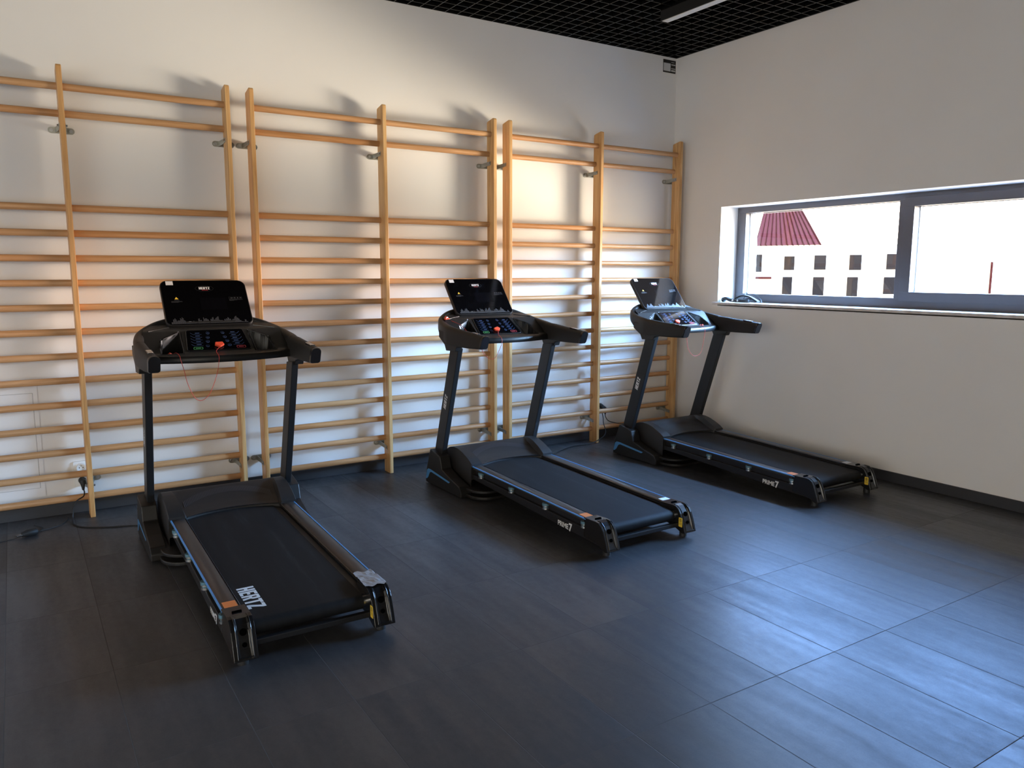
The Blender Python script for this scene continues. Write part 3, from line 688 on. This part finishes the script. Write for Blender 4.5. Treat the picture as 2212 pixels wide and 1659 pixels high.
    m.build('logo_oval', mat('dim_oval_print', (0.014, 0.014, 0.015), 0.3, fn=micro(60, 0.02)), scn, fix=False)
    m = MB(); block_text(m, 'HERTZ', S(-.028, zc_-.006, F), Vector((1, 0, 0)), SLN, .0165, .056); m.build('logo', LETTER, scn, fix=False)
    m = MB(); m.quad([S(-.014, zc_-.0125, F), S(.018, zc_-.0125, F), S(.018, zc_-.009, F), S(-.014, zc_-.009, F)]); m.build('logo_underline', REDP, scn, fix=False)
    m = MB(); tx, ty = -.150, SLEN*.072
    m.quad([S(tx-.010, ty, F), S(tx+.010, ty, F), S(tx, ty+.015, F)]); m.build('warning_triangle', YELLOW, scn, fix=False)
    m = MB(); m.quad([S(tx-.013, ty-.008, F), S(tx+.013, ty-.008, F), S(tx+.013, ty-.0055, F), S(tx-.013, ty-.0055, F)])
    for q, wd in ((0, .026), (1, .028), (2, .018)): m.quad([S(tx-.028, ty-.0145-q*.003, F), S(tx-.028+wd*2, ty-.0145-q*.003, F), S(tx-.028+wd*2, ty-.013-q*.003, F), S(tx-.028, ty-.013-q*.003, F)])
    def outl(cx, cy_, w_, h_, t=.0008):
        for (a, b, c_, d_) in ((cx-w_/2, cy_-h_/2, cx+w_/2, cy_-h_/2+t), (cx-w_/2, cy_+h_/2-t, cx+w_/2, cy_+h_/2), (cx-w_/2, cy_-h_/2, cx-w_/2+t, cy_+h_/2), (cx+w_/2-t, cy_-h_/2, cx+w_/2, cy_+h_/2)):
            m.quad([S(a, b, F), S(c_, b, F), S(c_, d_, F), S(a, d_, F)])
    ry = ty+.004
    outl(.128, ry, .020, .012); outl(.164, ry, .046, .013)
    for q in (.149, .164, .179): m.quad([S(q-.004, ry-.003, F), S(q+.004, ry-.003, F), S(q+.004, ry+.001, F), S(q, ry+.004, F), S(q-.004, ry+.001, F)])
    m.quad([S(.126, ry-.003, F), S(.136, ry-.003, F), S(.136, ry+.002, F), S(.126, ry+.002, F)])
    for q, a in ((0, .190), (1, .160), (2, .142)): m.quad([S(.118, ry-.012-q*.0032, F), S(a, ry-.012-q*.0032, F), S(a, ry-.0105-q*.0032, F), S(.118, ry-.0105-q*.0032, F)])
    m.build('icon_print', GREYP, scn, fix=False)
    rnd = random.Random(3); m = MB(); xx = -.192; env = [.30, .75, .9, .5, .62, .8, .95, .55, .05, .35, .1, .3, .45, .15, .02, .7, .5, .3, .85, .9, .6, .02, .65, .95, .5, .75, .9, .45, .35, .3, .55, .6, .95, .5, .4, .6, .92, .95, .7, .3, .1, .05, .45, .1]
    for i, e0 in enumerate(env):
        for q in range(2):
            x0 = -.195+.388*(i*2+q)/(len(env)*2); h = .002+.040*max(0.02, e0*(.75+.35*rnd.random()))
            m.quad([S(x0, -SLEN*.5+.0075, F), S(x0+.0036, -SLEN*.5+.0075, F), S(x0+.0036, -SLEN*.5+.0075+h, F), S(x0, -SLEN*.5+.0075+h, F)])
    m.build('equalizer_print', GREYP, scn, fix=False)
    m = MB(); m.quad([S(-.205, -SLEN*.31, F), S(.205, -SLEN*.31, F), S(.205, -SLEN*.305, F), S(-.205, -SLEN*.305, F)]); m.quad([S(-.035, -SLEN*.17, F), S(.10, -SLEN*.17, F), S(.10, SLEN*.10, F), S(-.035, SLEN*.10, F)])
    m.build('display_window', FAINT, scn, fix=False)
    m = MB(); m.quad([S(-.110, -SLEN*.438, F), S(-.097, -SLEN*.438, F), S(-.097, -SLEN*.425, F), S(-.110, -SLEN*.425, F)]); m.build('port_mark', LETTER, scn, fix=False)
    m = MB(); q = [(-.190, SLEN*.395), (-.154, SLEN*.395), (-.154, SLEN*.485), (-.190, SLEN*.485)]
    m.prism([S(a, b, .0012) for a, b in q], [S(a, b, .0018) for a, b in q]); m.build('white_sticker', WSTICK, scn)
    return T
POSES = [(-4.05323, -1.62795, -.00624), (-2.25328, -1.47785, .0092), (-.64789, -1.50590, .00423)]
T1 = build_treadmill('nearest black treadmill, with white lettering on its belt and grey tape on the right rail')
T2 = copy_tree(T1); T3 = copy_tree(T1)
T2['label'] = 'middle black treadmill of the row of three, standing between the other two'
T3['label'] = 'farthest black treadmill, in the corner right beside the window wall'
for t, p in zip((T1, T2, T3), POSES): t.location = (p[0], p[1], 0); t.rotation_euler = (0, 0, p[2])
def child(t, name, k=0): return [c for c in t.children if c.name.split('.')[0] == name][k]
for t in (T2, T3):
    rail = [c for c in t.children if c.name.split('.')[0] == 'side_rail' and c.data.vertices[0].co.x > 0][0]
    MB().prism([(x, y, zr(y)+.0002) for x, y in ((.245, -.602), (.300, -.602), (.300, -.560), (.245, -.560))], [(x, y, zr(y)+.0013) for x, y in ((.245, -.602), (.300, -.602), (.300, -.560), (.245, -.560))]).build('white_sticker', WSTICK, rail)
m = MB(); block_text(m, 'HERTZ', (-.212, -.415, zr(-.415)-.014+.0012), (0, -1, -.0255), (1, 0, 0), .066, .207); m.build('belt_lettering', LETTER, child(T1, 'running_belt'), fix=False)
# crumpled tape over the right rail end of the nearest treadmill
rnd = random.Random(11); rows = []
for i in range(13):
    row = []
    for j in range(9):
        u, v = i/12, j/8; y = lerp(-.548, -.716, u)+.010*math.sin(v*9)*(1-u)+.006*math.sin(v*14+1)*u; x = lerp(.226, .316, v)-.010*u*(1-v)
        zt = (zr(y)+.0035 if y > -.60 else max(zr(y)+.008, .1695))+.004+rnd.uniform(0, .0035)+(.006*math.exp(-((u-.75)**2+(v-.55)**2)/.02))
        if v > .93: zt -= .012
        row.append((x, y, zt))
    rows.append(row)
MB().grid(rows).build('tape_patch', TAPE, T1)

# ------------------------------------------------------------------ safety keys on cords
def safety_key(pose, label, tab, rot, cordpts, clip):
    T = thing('safety_key', label, 'safety key', (pose[0], pose[1], 0), pose[2], 'red safety keys on the consoles')
    c = Vector(tab); ca, sa = math.cos(rot), math.sin(rot)
    pent = [(-.018, .016), (.018, .016), (.024, -.004), (.0, -.021), (-.024, -.004)]
    def pp(a, b, o): a, b = a*ca-b*sa, a*sa+b*ca; return c+Vector((a, 0, 0))+PD.normalized()*b+PN*o
    MB().prism([pp(a, b, .003) for a, b in pent], [pp(a, b, .015) for a, b in pent]).build('key_tab', KEYRED, T, bevel=.003)
    MB().tube(spline(cordpts, 8), .0014, 6).build('cord', CORDR, T, smooth=True)
    q = Vector(clip)
    m = MB(); m.tube([q+Vector((0, 0, 0)), q+Vector((.012, .008, .010)), q+Vector((.026, .010, .004))], [.009, .010, .006], 8); m.tube([q+Vector((-.004, -.012, .0)), q+Vector((.016, -.010, .004)), q+Vector((.030, .004, .002))], [.004, .005, .004], 8)
    m.build('clip', KEYRED, T, smooth=True)
def on(u, v, o=.006): return tuple(pan(u, v, o))
safety_key(POSES[0], 'red safety key and cord on the console of the nearest treadmill', on(.01, .20, .002), 0,
  [on(.0, .10, .008), (-.028, .64, 1.005), (-.036, .545, .992), (-.038, .535, .965), (-.052, .53, .902), (-.075, .53, .839), (-.099, .53, .796), (-.133, .53, .774), (-.16, .53, .79), (-.179, .53, .829), (-.193, .53, .872), (-.203, .535, .929), (-.212, .55, .975), (-.215, .575, 1.000), (-.222, .64, 1.006), (-.235, .68, .985)], (-.250, .690, .984))
safety_key(POSES[1], 'red safety key of the middle treadmill, its clip hooked on the left rim', on(-.10, .22, .002), .35,
  [on(-.10, .10, .008), (-.055, .62, 1.004), (-.083, .545, .994), (-.086, .53, .968), (-.102, .53, .926), (-.135, .53, .872), (-.165, .53, .862), (-.194, .53, .875), (-.223, .53, .902), (-.24, .54, .95), (-.25, .58, 1.002), (-.245, .65, 1.006), (-.262, .74, 1.065), (-.298, .80, 1.092), (-.318, .82, 1.103)], (-.338, .815, 1.104))
safety_key(POSES[2], 'red safety key of the farthest treadmill, its cord looping below the console', on(-.22, .22, .002), .15,
  [on(-.22, .10, .008), (-.09, .62, 1.004), (-.118, .545, .994), (-.112, .53, .95), (-.107, .53, .916), (-.095, .53, .856), (-.063, .53, .808), (-.016, .53, .785), (.035, .53, .799), (.057, .53, .842), (.072, .53, .915), (.080, .53, .965), (.082, .545, .994), (.10, .60, 1.004), (.16, .65, 1.006), (.205, .68, .985)], (.225, .70, .985))

# ------------------------------------------------------------------ sockets, plugs, cords
def socket(x, z, label, two):
    t = thing('wall_socket', label, 'socket', (x, 0, z))
    pl = rrect(.082, .150 if two else .08, .006, 3); dz = -.037 if two else 0
    MB().prism([(a, -.0005, b+dz) for a, b in pl], [(a*.96, -.010, b*.97+dz) for a, b in pl]).build('socket_plate', PLUGW, t)
    for k in range(2 if two else 1):
        zc = -.074*k
        n = 24; ring = lambda r, y: [(r*math.cos(2*math.pi*i/n), y, zc+r*math.sin(2*math.pi*i/n)) for i in range(n)]
        o = MB().loft([ring(.025, -.009), ring(.025, -.026), ring(.021, -.026), ring(.0205, -.016)]).build('socket_face', PLUGW, t, smooth=True)
        h = MB()
        for sx in (-.0095, .0095): h.cyl((sx, -.0155, zc), (sx, -.0172, zc), .003, 10)
        h.cyl((0, -.0155, zc+.010), (0, -.020, zc+.010), .0018, 8)
        h.build('contact_holes', INK, o)
    return t
socket(-4.667, .268, 'white twin wall socket low on the wall behind the leftmost wall bars', True)
socket(-.782, .275, 'white wall socket mostly hidden behind black plugs near the room corner', False)
def plug(t, x, y, z):
    MB().tube([(x, y+.020, z+.0), (x, y, z), (x, y-.02, z-.004), (x, y-.028, z-.022), (x, y-.026, z-.05)], [.019, .020, .017, .011, .006], 12).build('plug', RUBBER, t, smooth=True)
def cable(label, pts, plug_at, r=.0035):
    t = thing('mains_cable', label, 'cable', tuple(pts[-1][:2])+(0,), 0, 'black mains cables of the treadmills'); o = Vector(t.location)
    MB().tube([p-o for p in spline(pts, 8)], r, 8).build('lead', RUBBER, t, smooth=True)
    plug(t, *(Vector(plug_at)-o))
cable('black mains cable from the twin socket across the floor to the nearest treadmill', [(-4.667, -.062, .150), (-4.664, -.085, .137), (-4.672, -.125, .123), (-4.705, -.135, .106), (-4.722, -.140, .082), (-4.730, -.142, .055), (-4.735, -.155, .015), (-4.740, -.20, .004), (-4.735, -.265, .004), (-4.70, -.335, .004), (-4.60, -.405, .004), (-4.51, -.44, .004), (-4.43, -.475, .004), (-4.415, -.60, .030)], (-4.667, -.036, .194))
cable('black mains cable slanting down past a ladder upright to the middle treadmill', [(-.80, -.060, .235), (-.803, -.08, .19), (-.815, -.10, .15), (-.86, -.18, .07), (-1.0, -.185, .012), (-1.19, -.17, .005), (-1.45, -.29, .005), (-1.72, -.48, .005), (-1.80, -.62, .02)], (-.797, -.036, .285))
cable('black mains cable hanging from the corner socket to the base of the farthest treadmill', [(-.765, -.062, .215), (-.763, -.064, .19), (-.745, -.085, .155), (-.72, -.16, .145), (-.74, -.28, .16), (-.80, -.40, .165), (-.86, -.52, .17), (-.945, -.60, .20), (-.985, -.66, .205)], (-.767, -.037, .262))
# loose adapter with its thin leads on the floor at the left
t = thing('power_adapter', 'black plug adapter lying on the floor at the left edge with thin leads', 'adapter', (-4.95, -.345, 0)); O_ = Vector((-4.95, -.345, 0))
ax = Vector((-.95, -.30, 0)).normalized()
m = MB(); m.tube([Vector((0, 0, .018))-ax*.040, Vector((0, 0, .019))-ax*.030, Vector((0, 0, .019))+ax*.010, Vector((0, 0, .017))+ax*.036], [.012, .019, .019, .012], 12); m.build('adapter_body', RUBBER, t, smooth=True)
m = MB(); sd = Vector((ax.y, -ax.x, 0))
for s_ in (-1, 1): m.cyl(Vector((0, 0, .017))+ax*.034+sd*.0095*s_, Vector((0, 0, .017))+ax*.060+sd*.0095*s_, .0026, 8)
m.build('pins', SILV, t, smooth=True)
m = MB(); m.tube([p-O_ for p in spline([(-4.915, -.330, .018), (-4.905, -.295, .006), (-4.86, -.27, .003), (-4.80, -.225, .003), (-4.765, -.15, .003), (-4.755, -.09, .003)], 8)], .002, 6)
m.tube([p-O_ for p in spline([(-4.985, -.36, .012), (-5.03, -.365, .003), (-5.10, -.39, .003), (-5.25, -.47, .003)], 8)], .002, 6)
m.tube([p-O_ for p in spline([(-4.905, -.30, .004), (-4.885, -.235, .003), (-4.90, -.20, .003), (-4.925, -.16, .003)], 8)], .0018, 6); m.build('lead', RUBBER, t, smooth=True)

# access panel in the back wall
t = thing('access_panel', 'flush white access panel low in the back wall at the left edge', 'access panel', (-5.17, 0, .45))
b = MB(); b.box((-.325, -.004, -.325), (.317, -.0005, -.276)).box((-.325, -.004, .275), (.317, -.0005, .325)).box((-.325, -.004, -.276), (-.29, -.0005, .275)).box((.2935, -.004, -.276), (.317, -.0005, .275)); b.build('panel_frame', PANELW, t)
MB().box((-.2899, -.0015, -.2759), (.2934, -.0004, .2749)).build('panel_gap', GAP, t)
MB().box((-.2884, -.0042, -.2746), (.2919, -.0012, .2736)).build('panel_door', PANELW, t)

# notice in the corner under the ceiling
t = thing('notice_plate', 'small black-and-white printed notice high in the room corner under the ceiling', 'notice', (-.085, 0, 3.132))
MB().box((-.071, -.003, -.052), (.071, -.0005, .052)).build('plate', INK, t)
m = MB(); m.box((-.067, -.0036, -.040), (.012, -.0028, .024)); m.box((.020, -.0036, .012), (.066, -.0028, .020)); m.box((.020, -.0036, -.018), (.066, -.0028, -.012)); m.box((.020, -.0036, -.039), (.066, -.0028, -.026)); m.box((.02, -.0036, .034), (.055, -.0028, .037))
m.build('printed_fields', mat('grey_paper', (0.55, 0.55, 0.54), 0.6, fn=micro(60, 0.02)), t)

# ceiling lamp (switched off)
t = thing('ceiling_lamp', 'linear black ceiling lamp with white diffuser, switched off, in the grid ceiling', 'ceiling lamp', (-.937, -1.5, 3.24))
MB().box((-.034, -.665, -.100), (.034, .665, .02)).build('housing', mat('black_lamp_housing', (0.01, 0.01, 0.01), 0.5, fn=micro(60, 0.03)), t)
MB().box((-.0265, -.655, -.1035), (.0265, .655, -.0995)).build('diffuser', DIFF, t)
m = MB()
for yy in (-.5, .5): m.cyl((0, yy, .02), (0, yy, .36), .004, 8)
m.build('hanger', ZINC, t)

# strap lying on the window sill
t = thing('ankle_strap', 'black strap with silver rivets lying in the left corner of the window sill', 'strap', (.07, -.72, 1.16))
m = MB()
def ribbon(pts, w_, h_):
    pp = spline(pts, 5); rr = []
    for i, p in enumerate(pp):
        d_ = (pp[min(i+1, len(pp)-1)]-pp[max(i-1, 0)]); d_.z = 0; d_.normalize(); sv = Vector((-d_.y, d_.x, 0))*w_
        rr.append([p-sv, p+sv, p+sv+Vector((0, 0, h_)), p-sv+Vector((0, 0, h_))])
    m.loft(rr)
ribbon([(-.03, .132, .012), (-.03, .10, .020), (-.03, .06, .008), (-.03, .0, .003), (-.03, -.06, .004), (-.01, -.12, .003)], .016, .024)
ribbon([(-.02, .02, .02), (.0, -.03, .048), (.02, -.09, .044), (.03, -.15, .018), (.03, -.18, .003)], .018, .012)
ribbon([(.03, .01, .004), (.05, -.05, .02), (.05, -.11, .022), (.03, -.17, .004)], .014, .014)
m.build('strap', RUBBER, t, bevel=.003)
m = MB(); m.cyl((-.03, .140, .020), (-.03, .118, .020), .019, 14); m.build('buckle', RUBBER, t, smooth=True)
m = MB()
for yy in (.02, -.034): m.cyl((-.052, yy, .017), (-.045, yy, .017), .008, 14)
m.build('rivet', SILV, t, smooth=True)
m = MB(); m.tube(spline([(.02, -.02, .004), (.03, -.04, .05), (.06, -.02, .08), (.07, -.06, .055), (.05, -.12, .06), (.03, -.20, .03), (.01, -.225, .004)], 6), .003, 6); m.build('cable_loop', RUBBER, t, smooth=True)

# ------------------------------------------------------------------ outside: street and the building opposite
vd = Vector((math.sin(.9426), math.cos(.9426), 0)); rv = Vector((vd.y, -vd.x, 0)); D0 = 60.0
org = Vector((-4.9257, -5.1146, 0))+vd*D0
B = thing('building', 'pale sunlit building with a red ribbed roof, seen through the window', 'building', (org.x, org.y, -8.0))
def bw(a, z, d_=0.0):    # a metres to the right, z above eye level 1.40, d_ away from us
    p = rv*a+vd*d_; return Vector((p.x, p.y, z+1.4032+8.0))
def slab(a0, a1, z0, z1, d0, d1): return MB().prism([bw(a0, z0, d0), bw(a1, z0, d0), bw(a1, z1, d0), bw(a0, z1, d0)], [bw(a0, z0, d1), bw(a1, z0, d1), bw(a1, z1, d1), bw(a0, z1, d1)])
slab(-8, 26, -9.3, 1.95, 0, 9).build('facade', FACADE, B)
PXM = D0/1680*1.09
def ax_(px): return (px-1770)*PXM
def az_(py): return (588-py)*PXM
for (px, py, w_, h_) in ((1657, 571, 17, 32), (1714, 571, 18, 25), (1767, 570, 20, 26), (1826, 570, 20, 27), (1887, 569, 21, 27), (1712, 614, 17, 36), (1766, 614, 19, 36), (1823, 614, 18, 36), (1883, 611, 18, 30)):
    o = slab(ax_(px-w_/2), ax_(px+w_/2), az_(py+h_/2), az_(py-h_/2), -.05, .1).build('window', OWIN, B)
def roofpt(px, py, d_): return bw(ax_(px), az_(py), d_)
rf = MB(); rf.add([roofpt(1652, 539, -.5), roofpt(1768, 538, -.5), roofpt(1722, 452, 7), roofpt(1655, 452, 7), roofpt(1652, 536, 9), roofpt(1768, 536, 9)], [(0, 1, 2, 3), (0, 3, 4), (1, 5, 2), (4, 3, 2, 5), (0, 4, 5, 1)])
roof = rf.build('roof', ROOFM, B)
sm = MB()
for k in range(13):
    a = k/12; b0, t0 = roofpt(lerp(1654, 1766, a), 538.5, -.56), roofpt(lerp(1657, 1720, a), 452.5, 6.92); sm.tube([b0, t0], .055, 5)
sm.build('roof_seam', SEAMM, roof)
slab(ax_(1648), ax_(1684), az_(600), az_(596), -.8, 0).build('awning', ROOFM, B)
slab(ax_(2037), ax_(2040), az_(626), az_(570), -.15, 0).build('downpipe', ROOFM, B)
